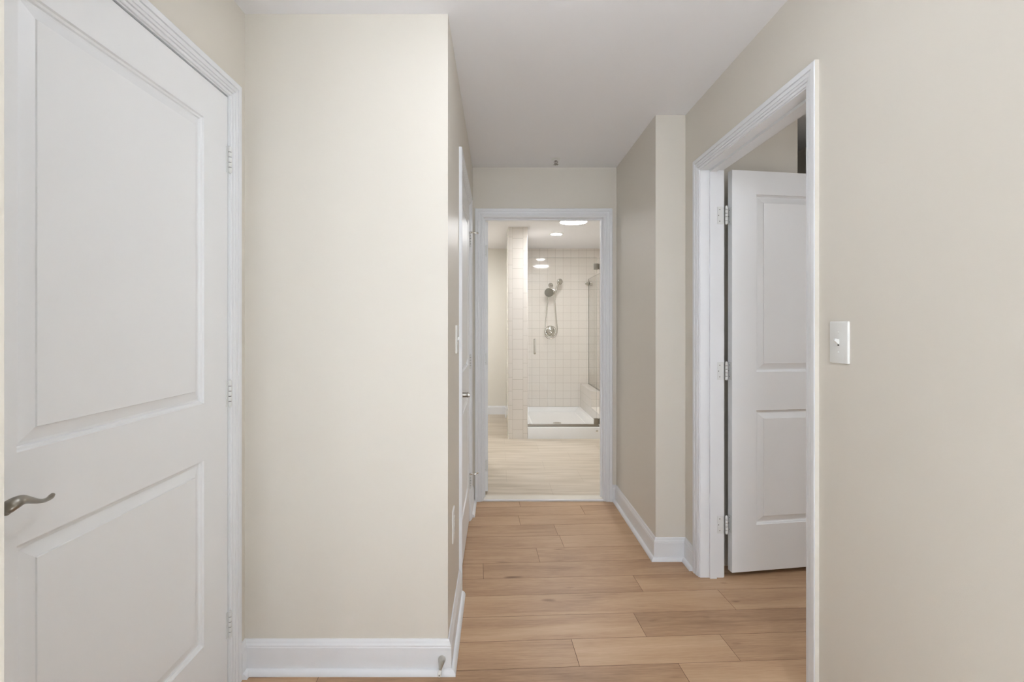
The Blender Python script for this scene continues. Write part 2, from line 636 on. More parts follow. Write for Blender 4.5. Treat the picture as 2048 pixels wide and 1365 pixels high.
# room behind the camera
wall('wall_rear', [((-2.5, .42, 0), (-.560, .550, CEIL)),
                   ((-2.6, -2.5, 0), (-2.5, .545, CEIL)),
                   ((XR + WT, .1, 0), (3.0, .12, CEIL)),
                   ((XR, .30, 0), (XR + WT, .42, CEIL)),
                   ((2.9, -2.5, 0), (3.0, .1, CEIL)),
                   ((-2.5, -2.5, 0), (-.5, -2.4, CEIL)), ((.8, -2.5, 0), (3.0, -2.4, CEIL)),
                   ((-.5, -2.5, 2.2), (.8, -2.4, CEIL))])
bm = bmesh.new()
for a, b in (((-.5, -2.49, 0), (-.43, -2.41, 2.2)), ((.73, -2.49, 0), (.8, -2.41, 2.2)), ((-.43, -2.49, 0), (.73, -2.41, .08)),
             ((-.43, -2.49, 2.13), (.73, -2.41, 2.2)), ((.13, -2.48, .08), (.17, -2.42, 2.13))):
    box(bm, a, b)
link('added_window_1', bm, M_TRIM, kind='structure')  # unseen window, added and sized to let light into the hall

# bathroom walls
wall('wall_bathroom', [((-1.4, YE + .119, BZ), (-1.3, YBK, BCEIL)), ((2.3, YE + .119, BZ), (2.4, YBK, BCEIL)),
                       ((-1.4, YBK, BZ), (.2, YBK + .1, BCEIL)),
                       ((-1.4, YE + .02, BZ), (XH - WT, YE + .12, BCEIL)), ((XR + WT, YE + .02, BZ), (2.4, YE + .12, BCEIL))], M_BATHWALL)
bm = bmesh.new()
box(bm, (.2, YBK, BZ), (2.4, YBK + .1, BCEIL))
link('wall_shower', bm, M_TILE, kind='structure')

# tiled shower partition: front in three columns, sides tiled
bm = bmesh.new()
px0, px1, px2, px3, py = .1127, .163, .281, .3335, 5.455
rr = .008


def quad(ps, mi):
    bm.faces.new([bm.verts.new(p) for p in ps]).material_index = mi


z0, z1 = BZ, BCEIL
quad([(px1, py, z0), (px2, py, z0), (px2, py, z1), (px1, py, z1)], 0)
quad([(px0 + rr, py, z0), (px1, py, z0), (px1, py, z1), (px0 + rr, py, z1)], 1)
quad([(px2, py, z0), (px3 - rr, py, z0), (px3 - rr, py, z1), (px2, py, z1)], 2)
for sgn, xc, mi in ((-1, px0 + rr, 1), (1, px3 - rr, 2)):
    prev = None
    for k in range(7):
        a = k / 6 * math.pi / 2
        p = (xc + sgn * rr * math.sin(a), py + rr - rr * math.cos(a))
        if prev:
            quad([(prev[0], prev[1], z0), (p[0], p[1], z0), (p[0], p[1], z1), (prev[0], prev[1], z1)], mi)
        prev = p
    quad([(prev[0], prev[1], z0), (prev[0], YBK, z0), (prev[0], YBK, z1), (prev[0], prev[1], z1)], 3)
bmesh.ops.remove_doubles(bm, verts=bm.verts, dist=1e-5)
link('wall_shower_partition', bm, [M_PIER_MID, M_PIER_EDGE_L, M_PIER_EDGE, M_TILE_SIDE], kind='structure', smooth='auto')

# stepped tiled half wall on the right of the shower
bm = bmesh.new()
bx0, bx1 = 1.18, 1.325


def tiled_block(y0, y1, za, zb):
    quad([(bx0, y0, za), (bx1, y0, za), (bx1, y0, zb), (bx0, y0, zb)], 0)
    quad([(bx0, y1, za), (bx1, y1, za), (bx1, y1, zb), (bx0, y1, zb)], 0)
    quad([(bx0, y0, za), (bx0, y1, za), (bx0, y1, zb), (bx0, y0, zb)], 1)
    quad([(bx1, y0, za), (bx1, y1, za), (bx1, y1, zb), (bx1, y0, zb)], 1)
    quad([(bx0, y0, zb), (bx1, y0, zb), (bx1, y1, zb), (bx0, y1, zb)], 2)


tiled_block(6.16, YBK, BZ, .451)
tiled_block(5.56, 6.16, BZ, .253)
link('wall_shower_ledge', bm, [M_TILE, M_TILE_SIDE, M_BENCH_TOP], kind='structure')

# ------------------------------------------------------------------ baseboards with shoe moulding
BASE = [(0, 0), (.014, 0), (.014, .095), (.0125, .098), (.0125, .103), (.009, .109), (.0065, .117), (.004, .122), (0, .122)]
SHOE = [(.0142, .0005)] + [(.0142 + .017 * math.cos(a), .0005 + .020 * math.sin(a)) for a in [i * math.pi / 2 / 6 for i in range(7)]]


def baseboard(name, path, z=0.0, shoe=True):
    bm = bmesh.new()
    sweep_floor(bm, path, [(t, h + z) for t, h in BASE])
    o = link(name, bm, M_TRIM, kind='structure')
    if shoe:
        bm = bmesh.new()
        sweep_floor(bm, path, [(t, h + z) for t, h in SHOE])
        link('shoe_moulding', bm, M_TRIM, o, smooth='auto')
    return o


baseboard('baseboard_jut', [(XL, 1.7575), (XL, YJ), (XH, YJ), (XH, 2.314)])
baseboard('baseboard_left', [(XH, 3.246), (XH, YE - .016)])
baseboard('baseboard_right', [(.8350, YE), (XF, YE), (XF, YB), (XR, YB), (XR, 2.536)])
baseboard('baseboard_near', [(XR, 1.5565), (XR, .42)])
baseboard('baseboard_bathroom', [(-1.3, YBK), (px0, YBK), (px0, 6.72)], BZ, False)

# cream marble threshold of the bathroom door
bm = bmesh.new()
rounded_box(bm, (D4[0] + .0, YE + .007, 0), (D4[1], 3.640, .0135), .002)
th_ = link('trim_threshold', bm, M_MARBLE, kind='structure')
bm = bmesh.new()
rounded_box(bm, (D4[0], YE - .005, 0), (D4[1], YE + .0068, .0125), .001)
link('edge_strip', bm, M_TRIM, th_)['label'] = 'white strip along the front of the threshold'

# ------------------------------------------------------------------ doors
PANELS = [(.256, .853), (1.036, 1.955)]


def hinge(parent, at, axis_out, along, h=.089, plates=()):
    """barrel hinge: knuckles at point `at`; plates = list of (F map, width) drawn as leaf plates with screws"""
    ax, ay, az = at
    bm = bmesh.new()
    for F, w in plates:
        rounded_box(bm, (0, -.0018, az - h / 2), (w, .0, az + h / 2), .0008, 1, F)
    if not plates:
        ox, oy = axis_out
        lx, ly = along
        f = lambda p: (ax + lx * p[0] + ox * p[1], ay + ly * p[0] + oy * p[1], p[2])
        rounded_box(bm, (.004, -.0075, az - h / 2), (.0125, -.0045, az + h / 2), .0006, 1, f)
    o = link('hinge', bm, M_HINGE, parent)
    bm = bmesh.new()
    n = 5
    g = .0020
    k = h / n
    for i in range(n):
        za = az - h / 2 + i * k + g / 2
        lathe(bm, (ax, ay, za), (0, 0, 1), [(.0062, 0), (.0066, .0008), (.0066, k - g - .0008), (.0062, k - g)], 16)
    lathe(bm, (ax, ay, az - h / 2 - .002), (0, 0, 1), [(.004, 0), (.0048, .001), (.0048, .003)], 12)
    lathe(bm, (ax, ay, az + h / 2 - .001), (0, 0, 1), [(.0048, 0), (.0048, .003), (.003, .005)], 12)
    lathe(bm, (ax, ay, az - h / 2 + .001), (0, 0, 1), [(.0046, 0), (.0046, h - .002)], 12, 1)
    link('knuckle', bm, [M_HINGE, M_DARK], o, smooth='auto')
    if plates:
        bm = bmesh.new()
        for F, w in plates:
            for du, dzz in ((.62, .030), (.80, 0), (.62, -.030)):
                p = Vector(F((w * du, -.0018, az + dzz)))
                q = Vector(F((w * du, -.0026, az + dzz)))
                lathe(bm, p, q - p, [(.0026, 0), (.0020, .0006)], 10)
        link('screw', bm, M_SCREW, o)
    return o


# --- door_1: closed white door on the left wall
d1 = thing('door_1', (XL, 1.25, 0), 'closed white two-panel door with a curved lever on the near left wall', 'door', 'structure')
PL = lambda a, z, t: (XL + t, a, z)
bm = bmesh.new(); casing(bm, PL, D1[0] - .005, D1[1] + .005, D1[2] + .005); link('casing', bm, M_TRIM, d1)
bm = bmesh.new(); jamb(bm, PL, D1[0], D1[1], D1[2], 0, WT, .040, .075); link('jamb', bm, M_TRIM, d1)
F1 = lambda p: (XL - .002 - p[1], D1[1] - .003 - p[0], p[2])
bm = bmesh.new(); door_leaf(bm, F1, .876, .018, D1[2] - .006, .035, .135, PANELS); link('leaf', bm, M_DOOR, d1)
for z in (1.864, 1.048, .243):
    hinge(d1, (XL + .0055, D1[1] - .001, z), (1, 0), (0, -1))


def lever_handle(parent, F, pts, radii, rose_r):
    """F maps (along, out, z); rose on the leaf face, neck, then the lever blade"""
    bm = bmesh.new()
    c = Vector(F((0, 0, 0)))
    out = (Vector(F((0, 1, 0))) - c)
    lathe(bm, c, out, [(rose_r, 0), (rose_r, .003), (rose_r * .93, .007), (rose_r * .62, .012), (.0135, .020), (.0115, .030), (.0115, .048)], 32)
    h = link('handle', bm, M_NICKEL, parent, smooth='auto')
    h['label'] = 'satin nickel lever handle with a round rose'
    bm = bmesh.new()
    tube(bm, [F(p) for p in pts], radii, 16)
    link('lever', bm, M_NICKEL, h, smooth=True)
    return h


LV = (.885, .950)                                 # rose centre: y, z
lp = [(.000, .047, .002), (-.003, .054, .006), (.003, .059, .0105), (.016, .059, .0115), (.030, .056, .0065), (.045, .052, -.0005), (.060, .048, -.0070), (.075, .043, -.0115), (.090, .038, -.0135), (.102, .034, -.0125), (.110, .031, -.0100)]
lr = [.0115, .0125, .0120, .0100, .0080, .0066, .0054, .0045, .0044, .0052, .0034]
sp = smooth_path(lp, 4)
sr = []
for i in range(len(lr) - 1):
    for k in range(4):
        r = lr[i] + (lr[i + 1] - lr[i]) * k / 4
        sr.append((r * .85, r))
sr.append((.002, .002))
lever_handle(d1, lambda p: (XL - .002 + p[1], LV[0] + p[0], LV[1] + p[2]), sp, sr, .0325)

# --- door_2: closed white door on the hall's left wall
d2 = thing('door_2', (XH, 2.78, 0), 'closed white door seen edge-on along the hall left wall before the bathroom', 'door', 'structure')
PH = lambda a, z, t: (XH + t, a, z)
bm = bmesh.new(); casing(bm, PH, D2[0] - .005, D2[1] + .005, D2[2] + .005); link('casing', bm, M_TRIM, d2)
bm = bmesh.new(); jamb(bm, PH, D2[0], D2[1], D2[2], 0, WT, .040, .075); link('jamb', bm, M_TRIM, d2)
F2 = lambda p: (XH - .002 - p[1], D2[1] - .003 - p[0], p[2])
bm = bmesh.new(); door_leaf(bm, F2, .800, .018, D2[2] - .004, .035, .125, PANELS); link('leaf', bm, M_DOOR, d2)
for z in (1.848, 1.050, .262):
    hg = hinge(d2, (XH + .0055, D2[1] - .001, z), (1, 0), (0, -1))
    if z != 1.050:                                # chrome hinge-pin bumpers at top and bottom
        zt = z + .050
        bm = bmesh.new()
        lathe(bm, (XH + .0055, D2[1] - .001, zt - .006), (0, 0, 1), [(.008, 0), (.009, .001), (.009, .009), (.006, .011)], 16)
        tube(bm, smooth_path([(XH + .010, D2[1], zt), (XH + .028, D2[1] + .006, zt - (.004 if z < 1 else 0)), (XH + .040, D2[1] + .008, zt - (.002 if z < 1 else .002)), (XH + .048, D2[1] + .010, zt + (.006 if z < 1 else -.003))]), .0032, 10)
        lathe(bm, (XH + .046, D2[1] + .009, zt + (.005 if z < 1 else -.003)), (.9, .2, .1), [(.003, 0), (.0065, .002), (.0072, .006), (.0055, .010), (0, .012)], 14)
        s_ = link('bumper_stop', bm, M_CHROME, hg, smooth='auto')
        s_['label'] = 'chrome hinge pin bumper'
bm = bmesh.new()
lathe(bm, (XH - .002, 2.420, .940), (1, 0, 0), [(.0165, 0), (.0165, .004), (.0130, .006), (.0120, .009), (.0120, .034), (.0135, .036), (.0135, .040)], 24)
h = link('handle', bm, M_NICKEL, d2, smooth='auto')
h['label'] = 'dark nickel door knob'
bm = bmesh.new()
lathe(bm, (XH + .038, 2.420, .940), (1, 0, 0), [(.0110, 0), (.0110, .006), (.0095, .008), (0, .008)], 24)
link('knob_cap', bm, M_CHROME, h, smooth='auto')

# --- door_3: white door standing open into the side room
d3 = thing('door_3', (XR + .06, 2.05, 0), 'white two-panel door standing open into the side room on the right', 'door', 'structure')
PR = lambda a, z, t: (XR - t, a, z)
bm = bmesh.new(); casing(bm, PR, D3[0] - .005, D3[1] + .005, D3[2] + .005, paint_leg=0); link('casing', bm, [M_TRIM, M_WALL], d3)
bm = bmesh.new(); jamb(bm, PR, D3[0], D3[1], D3[2], 0, WT, .046, .080); link('jamb', bm, M_TRIM, d3)
PRB = lambda a, z, t: (XR + WT + t, a, z)
bm = bmesh.new(); casing(bm, PRB, D3[0] - .005, D3[1] + .005, D3[2] + .005); link('casing', bm, M_TRIM, d3)
A3 = math.radians(8.4)
U3, V3 = (math.cos(A3), math.sin(A3)), (-math.sin(A3), math.cos(A3))
H3 = (1.1925, 2.470)
F3 = lambda p: (H3[0] + U3[0] * p[0] + V3[0] * p[1], H3[1] + U3[1] * p[0] + V3[1] * p[1], p[2])
bm = bmesh.new(); door_leaf(bm, F3, .846, .026, 2.080, .035, .135, [(.262, .850), (1.047, 1.960)]); link('leaf', bm, M_DOOR, d3)
for z in (1.848, 1.054, .270):
    fj = lambda p: (XR + WT - p[0], D3[1] + p[1], p[2])                     # plate on the jamb face
    fe = lambda p: (H3[0] + V3[0] * p[0] + U3[0] * p[1], H3[1] + V3[1] * p[0] + U3[1] * p[1], p[2])   # plate on the leaf edge
    hinge(d3, (1.163, 2.468, z), None, None, plates=((fj, .032), (fe, .032)))

# --- door_4: bathroom door, swung right into the bathroom
d4 = thing('door_4', (.333, YE + .06, 0), 'white cased doorway into the bathroom with its door swung inward', 'door', 'structure')
PE = lambda a, z, t: (a, YE - t, z)
bm = bmesh.new(); casing(bm, PE, D4[0] - .005, D4[1] + .005, D4[2] + .005); link('casing', bm, M_TRIM, d4)
bm = bmesh.new(); jamb(bm, PE, D4[0], D4[1], D4[2], 0, .12, .046, .080); link('jamb', bm, M_TRIM, d4)
A4 = math.radians(3.0)
H4 = (-.0765, 3.677)
U4, V4 = (-math.sin(A4), math.cos(A4)), (-math.cos(A4), -math.sin(A4))
F4 = lambda p: (H4[0] + U4[0] * p[0] + V4[0] * p[1], H4[1] + U4[1] * p[0] + V4[1] * p[1], p[2])
bm = bmesh.new(); door_leaf(bm, F4, .870, .030, 2.074, .035, .118, [(.262, .850), (1.047, 1.960)]); link('leaf', bm, M_DOOR, d4)
for z in (1.855, 1.035, .225):
    fj = lambda p: (D4[0] - p[1], YE + .12 - p[0], p[2])
    fe = lambda p: (H4[0] + V4[0] * (p[0] + .003) + U4[0] * p[1], H4[1] + V4[1] * (p[0] + .003) + U4[1] * p[1], p[2])
    hinge(d4, (-.1065, 3.673, z), None, None, plates=((fj, .030), (fe, .028)))

# ------------------------------------------------------------------ switches and outlet


def wall_plate(bm, F, w, h, t):
    rounded_box(bm, (-w / 2, -.004, -h / 2), (w / 2, t, h / 2), .0035, 3, lambda p: F((p[0], p[1], p[2])))


def switch(loc, F, label, w=.079, h=.1265):
    t_ = thing('light_switch', loc, label, 'light switch')
    bm = bmesh.new()
    wall_plate(bm, F, w, h, .0058)
    link('plate', bm, M_PLASTIC, t_, smooth='auto')
    bm = bmesh.new()
    rounded_box(bm, (-.0042, .0040, -.0105), (.0042, .0060, -.0060), .0006, 1, F)
    link('slot', bm, M_DARK, t_)
    bm = bmesh.new()
    a = math.radians(28)
    g = lambda p: F((p[0], .004 + p[1] * math.cos(a) - p[2] * math.sin(a), p[2] * math.cos(a) + p[1] * math.sin(a) + .001))
    v = []
    for y, hw, hh in ((0, .0048, .0080), (.011, .0042, .0050), (.0165, .0036, .0036)):
        v.append([bm.verts.new(g((sx * hw, y, sz * hh))) for sx, sz in ((-1, -1), (1, -1), (1, 1), (-1, 1))])
    for p, q in zip(v, v[1:]):
        for k in range(4):
            bm.faces.new((p[k], p[(k + 1) % 4], q[(k + 1) % 4], q[k]))
    bm.faces.new(v[0]); bm.faces.new(v[-1])
    link('toggle', bm, M_PLASTIC, t_)
    for dz in (.030, -.030):
        bm = bmesh.new()
        c = Vector(F((0, .0055, dz)))
        lathe(bm, c, Vector(F((0, .01, dz))) - c, [(.0034, 0), (.0032, .0010), (.0022, .0016), (0, .0018)], 14)
        link('screw', bm, M_PLASTIC, t_)
    return t_


switch((XR, 1.461, 1.235), lambda p: (XR - p[1], 1.461 - p[0], 1.235 + p[2]), 'white toggle switch plate on the beige right wall beside the open door')
switch((XH, 2.165, 1.225), lambda p: (XH + p[1], 2.165 + p[0], 1.225 + p[2]), 'white switch plate seen edge-on on the hall left wall', .079, .124)

t_ = thing('power_outlet', (XH, 2.00, .465), 'white double power outlet low on the hall left wall', 'outlet')
FO = lambda p: (XH + p[1], 2.00 + p[0], .465 + p[2])
bm = bmesh.new(); wall_plate(bm, FO, .079, .130, .0055); link('plate', bm, M_PLASTIC, t_, smooth='auto')
for dz in (.0195, -.0195):
    bm = bmesh.new()
    rounded_box(bm, (-.0165, .004, dz - .0140), (.0165, .0078, dz + .0140), .0030, 2, FO)
    sck = link('socket', bm, M_PLASTIC, t_, smooth='auto')
    bm = bmesh.new()
    for dx in (-.0063, .0063):
        box(bm, (dx - .0010, .0070, dz - .001), (dx + .0010, .0080, dz + .007), FO)
    box(bm, (-.0022, .0070, dz - .0100), (.0022, .0080, dz - .0060), FO)
    link('slot', bm, M_DARK, sck)

# ------------------------------------------------------------------ door stop on the jut's baseboard
t_ = thing('door_stop', (-.2065, YJ - .014, .056), 'small nickel door stop with white tip on the jut baseboard', 'door stop')
bm = bmesh.new()
dv = Vector((0, -1, -.02)).normalized()
b0 = Vector((-.2065, YJ - .0142, .056))
lathe(bm, b0, dv, [(.0130, 0), (.0140, .003), (.0138, .008), (.0118, .018), (.0092, .030), (.0068, .043), (.0050, .056), (.0042, .066)], 28)
link('cone', bm, M_STEEL, t_, smooth='auto')
bm = bmesh.new()
lathe(bm, b0 + dv * .0655, dv, [(.0050, 0), (.0068, .002), (.0070, .016), (.0058, .020), (.0022, .020), (.0022, .018), (0, .018)], 20)
tip = link('rubber_tip', bm, M_RUBBER, t_, smooth='auto')
tip['label'] = 'white rubber tip'
bm = bmesh.new()
lathe(bm, b0 + dv * .0836, dv, [(.0016, 0), (.0019, .0010), (.0012, .0022), (0, .0024)], 12)
link('screw', bm, M_DARK, tip)

# ------------------------------------------------------------------ ceiling: sprinkler and lamps
t_ = thing('fire_sprinkler', (.402, 3.37, CEIL), 'small chrome fire sprinkler head on the ceiling near the bathroom door', 'sprinkler')
C0 = Vector((.402, 3.37, CEIL))
DN = Vector((0, 0, -1))
bm = bmesh.new(); lathe(bm, C0, DN, [(.034, 0), (.033, .003), (.026, .006), (.012, .008), (.009, .012)], 28); link('escutcheon', bm, M_PLASTIC, t_, smooth='auto')
bm = bmesh.new()
lathe(bm, C0 + DN * .010, DN, [(.0085, 0), (.0085, .006), (.004, .008), (.0025, .010), (.0025, .022), (.004, .026), (.003, .030)], 16)
for sx in (-1, 1):
    tube(bm, smooth_path([C0 + DN * .014 + Vector((sx * .007, 0, 0)), C0 + DN * .020 + Vector((sx * .0125, 0, 0)), C0 + DN * .030 + Vector((sx * .009, 0, 0)), C0 + DN * .036 + Vector((sx * .002, 0, 0))], 4), .0018, 8)
link('frame', bm, M_NICKEL, t_, smooth='auto')
bm = bmesh.new()
lathe(bm, C0 + DN * .037, DN, [(.004, 0), (.014, .001), (.0145, .0020), (.004, .0028), (0, .0035)], 16)
for k in range(8):
    a = k * math.pi / 4
    p = C0 + DN * .0385 + Vector((math.cos(a), math.sin(a), 0)) * .013
    tube(bm, [p, p + Vector((math.cos(a), math.sin(a), -.25)) * .005], .0016, 6)
link('deflector', bm, M_NICKEL, t_, smooth='auto')


def disc_light(loc, r, glow, label, name='ceiling_light', th=.024):
    t_ = thing(name, loc, label, 'ceiling light')
    c = Vector(loc)
    bm = bmesh.new()
    lathe(bm, c, DN, [(r, 0), (r, th * .6), (r * .985, th), (r * .93, th), (r * .93, th * .7), (0, th * .7)], 48)
    link('rim', bm, M_PLASTIC, t_, smooth='auto')
    bm = bmesh.new()
    lathe(bm, c + DN * (th * .72), DN, [(r * .925, 0), (r * .90, th * .30), (r * .55, th * .42), (0, th * .46)], 48)
    link('diffuser', bm, glow, t_, smooth='auto')
    return t_


def bowl_light(loc, r, drop, glow, label):
    """semi-flush ceiling light: canopy plate, short stem and a glowing glass bowl"""
    t_ = thing('ceiling_light', loc, label, 'ceiling light')
    c = Vector(loc)
    bm = bmesh.new()
    lathe(bm, c, DN, [(.065, 0), (.065, .008), (.050, .016), (.010, .018), (.010, drop * .45)], 32)
    link('canopy', bm, M_NICKEL, t_, smooth='auto')
    bm = bmesh.new()
    lathe(bm, c + DN * (drop * .45), DN, [(0, 0), (r * .92, 0), (r, .010)] + [(r * math.cos(a), .010 + drop * .55 * math.sin(a)) for a in [i * math.pi / 16 for i in range(1, 8)]] + [(0, .010 + drop * .55)], 40)
    link('bowl', bm, glow, t_, smooth='auto')
    return t_


bowl_light((.13, 1.22, CEIL), .15, .11, E_HALL, 'glowing bowl ceiling light in the hall above the camera view')
bowl_light((.25, -1.15, CEIL), .21, .20, E_REAR, 'added glowing bowl light behind the camera, unseen fill for the hall')  # unseen lamp put in for extra light on hall and ceiling
bowl_light((2.75, .95, CEIL), .18, .16, E_SIDE, 'glowing bowl ceiling light in the side room')
disc_light((-.62, 5.75, BCEIL), .15, E_VAN, 'added round ceiling light, unseen, over the left side of the bathroom')  # hidden lamp added to brighten the bathroom's left back wall
disc_light((.79, 5.08, BCEIL), .15, E_BATH, 'larger glowing round light on the bathroom ceiling cut off by the door head')
t_ = thing('recessed_light', (.706, 5.86, BCEIL), 'small glowing recessed light in the ceiling over the shower', 'ceiling light')
bm = bmesh.new()
cc = Vector((.706, 5.86, BCEIL))
lathe(bm, cc, DN, [(.085, 0), (.084, .004), (.070, .007), (.066, .005), (.066, .001), (0, .001)], 40)
link('rim', bm, M_PLASTIC, t_, smooth='auto')
bm = bmesh.new()
lathe(bm, cc + DN * .0015, DN, [(.065, 0), (.060, .004), (0, .006)], 40)
link('diffuser', bm, E_CAN, t_, smooth='auto')

# ------------------------------------------------------------------ shower
# receptor
t_ = thing('shower_pan', (.76, 6.2, BZ), 'white shower pan with a raised curb on the tiled bathroom floor', 'shower pan')
bm = bmesh.new()
X0, X1, Y0, Y1 = .3345, 1.179, 5.455, YBK - .001
zr, zf = .139, .122                          # curb height, rim height at back and sides
outer = [(X0, Y0), (X1, Y0), (X1, Y1), (X0, Y1)]
rings = []
rings.append([(x, y, BZ) for x, y in outer])
rings.append([(X0, Y0, zr - .008), (X1, Y0, zr - .008), (X1, Y1, zf), (X0, Y1, zf)])
rings.append([(X0, Y0 + .002, zr - .002), (X1, Y0 + .002, zr - .002), (X1, Y1, zf), (X0, Y1, zf)])
rings.append([(X0, Y0 + .008, zr), (X1, Y0 + .008, zr), (X1, Y1, zf), (X0, Y1, zf)])
rings.append([(X0 + .035, Y0 + .085, zr), (X1 - .035, Y0 + .085, zr), (X1 - .035, Y1 - .030, zf), (X0 + .035, Y1 - .030, zf)])
rings.append([(X0 + .050, Y0 + .100, zr - .018), (X1 - .050, Y0 + .100, zr - .018), (X1 - .050, Y1 - .045, zf - .012), (X0 + .050, Y1 - .045, zf - .012)])
rings.append([(X0 + .080, Y0 + .118, .062), (X1 - .080, Y0 + .118, .062), (X1 - .080, Y1 - .085, .062), (X0 + .080, Y1 - .085, .062)])
rings.append([(X0 + .100, Y0 + .140, .055), (X1 - .100, Y0 + .140, .055), (X1 - .100, Y1 - .110, .055), (X0 + .100, Y1 - .110, .055)])
prev = None
for r in rings:
    vs = [bm.verts.new(p) for p in r]
    if prev:
        for k in range(4):
            bm.faces.new((prev[k], prev[(k + 1) % 4], vs[(k + 1) % 4], vs[k]))
    prev = vs
bm.faces.new(prev)
link('basin', bm, M_ACRYL, t_, smooth='auto')
bm = bmesh.new()
lathe(bm, (.747, 6.13, .055), (0, 0, 1), [(.054, 0), (.054, .002), (.048, .0035), (.012, .003), (0, .003)], 32)
dr = link('drain', bm, M_CHROME, t_, smooth='auto')
bm = bmesh.new()
for rad, n in ((.020, 8), (.036, 14)):
    for k in range(n):
        a = 2 * math.pi * k / n
        lathe(bm, (.747 + rad * math.cos(a), 6.13 + rad * math.sin(a), .0575), (0, 0, 1), [(.0042, 0), (.0042, .0010), (0, .0011)], 8)
link('drain_hole', bm, M_DARK, dr)
bm = bmesh.new()
b = bmesh.ops.create_uvsphere(bm, u_segments=20, v_segments=10, radius=1)
bmesh.ops.transform(bm, verts=bm.verts, matrix=Matrix.Translation((1.114, Y0 - .0005, .1015)) @ Matrix.Diagonal((.014, .003, .0085, 1)))
link('badge', bm, M_CHROME, t_, smooth=True)

# hinged glass door on the curb
GY = 5.505
t_ = thing('shower_door', (.72, GY, .141), 'frameless clear glass shower door with a chrome pull on the white curb', 'shower door')


def pane(outline, f, th):
    """glass plate: outline (a, z) polygon, f maps (a, depth, z)"""
    bm = bmesh.new()
    A = [bm.verts.new(f((a, 0, z))) for a, z in outline]
    Bv = [bm.verts.new(f((a, th, z))) for a, z in outline]
    bm.faces.new(A); bm.faces.new(Bv)
    n = len(outline)
    for k in range(n):
        bm.faces.new((A[k], A[(k + 1) % n], Bv[(k + 1) % n], Bv[k])).material_index = 1
    return bm


fx = lambda p: (p[0], GY - .005 + p[1], p[2])
link('glass', pane([(.352, .170), (1.120, .170), (1.120, 2.06), (.352, 2.06)], fx, .008), [M_GLASS, M_GEDGE], t_)
bm = bmesh.new()
rounded_box(bm, (.3355, GY - .010, .1395), (1.146, GY + .010, .1660), .002, 2)
r_ = link('bottom_rail', bm, M_NICKEL, t_); r_['label'] = 'grey metal sweep along the curb'
bm = bmesh.new()
hx, hz0, hz1 = .417, .962, 1.138
for sg in (-1, 1):
    yy = GY + sg * .045
    y_in = GY - .005 if sg < 0 else GY + .003
    pts = [(hx, y_in, hz1 - .012), (hx, yy - sg * .010, hz1 - .012), (hx, yy, hz1 - .022), (hx, yy, (hz0 + hz1) / 2), (hx, yy, hz0 + .022), (hx, yy - sg * .010, hz0 + .012), (hx, y_in, hz0 + .012)]
    tube(bm, smooth_path(pts, 5), .0095, 14)
    for zz in (hz1 - .012, hz0 + .012):
        lathe(bm, (hx, y_in, zz), (0, sg, 0), [(.014, 0), (.014, .004), (.0100, .006)], 18)
link('handle', bm, M_CHROME, t_, smooth='auto')
for zc in (1.957, .200):
    bm = bmesh.new()
    for y0, y1 in ((GY - .016, GY - .0055), (GY + .0035, GY + .014)):
        rounded_box(bm, (1.088, y0, zc - .034), (1.137, y1, zc + .034), .002, 2)
    lathe(bm, (1.140, GY - .001, zc - .030), (0, 0, 1), [(.009, 0), (.009, .060)], 16)
    link('hinge', bm, M_NICKEL, t_, smooth='auto')

# fixed glass: return panel along the tiled ledge, and the short panel the door hangs on
t_ = thing('shower_glass_panel', (1.303, 6.2, .255), 'fixed clear glass side panel standing on the stepped tiled ledge', 'glass panel')
fg = lambda p: (1.299 + p[1], p[0], p[2])
link('glass', pane([(5.515, .2545), (6.158, .2545), (6.158, .4525), (YBK - .003, .4525), (YBK - .003, 1.958), (5.515, 1.958)], fg, .008), [M_GLASS, M_GEDGE], t_)
link('glass', pane([(1.1515, .1425), (1.298, .1425), (1.298, 2.06), (1.1515, 2.06)], fx, .008), [M_GLASS, M_GEDGE], t_)
bm = bmesh.new()
box(bm, (1.294, 6.160, .4513), (1.312, YBK - .002, .4600))
box(bm, (1.294, 5.562, .2533), (1.312, 6.156, .2620))
link('channel', bm, M_NICKEL, t_)
bm = bmesh.new()
for x0, x1 in ((1.250, 1.2975), (1.3085, 1.356)):
    rounded_box(bm, (x0, YBK - .045, 1.872), (x1, YBK - .002, 1.914), .003, 2)
link('clamp', bm, M_CHROME, t_, smooth='auto')

for zc in (1.957, .200):
    bm = bmesh.new()
    for y0, y1 in ((GY - .016, GY - .0055), (GY + .0035, GY + .014)):
        rounded_box(bm, (1.1500, y0, zc - .034), (1.188, y1, zc + .034), .002, 2)
    link('hinge_plate', bm, M_NICKEL, t_, smooth='auto')

# shower valve
YW = YBK
t_ = thing('shower_valve', (.752, YW, 1.2025), 'round chrome shower valve with lever on the tiled back wall', 'shower valve')
V0 = Vector((.752, YW, 1.2025))
IN = Vector((0, -1, 0))
bm = bmesh.new(); lathe(bm, V0, IN, [(.084, 0), (.084, .003), (.080, .007), (.074, .010), (.070, .009), (.062, .010), (.050, .016), (.034, .020), (.030, .026)], 48); link('trim_plate', bm, M_CHROME, t_, smooth='auto')
bm = bmesh.new()
lathe(bm, V0 + IN * .024, IN, [(.028, 0), (.030, .006), (.030, .030), (.026, .036), (.010, .040), (0, .041)], 32)
tube(bm, smooth_path([V0 + IN * .050, V0 + IN * .056 + Vector((.012, 0, -.014)), V0 + IN * .060 + Vector((.026, 0, -.034)), V0 + IN * .058 + Vector((.036, 0, -.054))], 4), [(.010, .008)] * 8 + [(.009, .007)] * 4 + [(.007, .006)], 14)
link('lever', bm, M_CHROME, t_, smooth='auto')

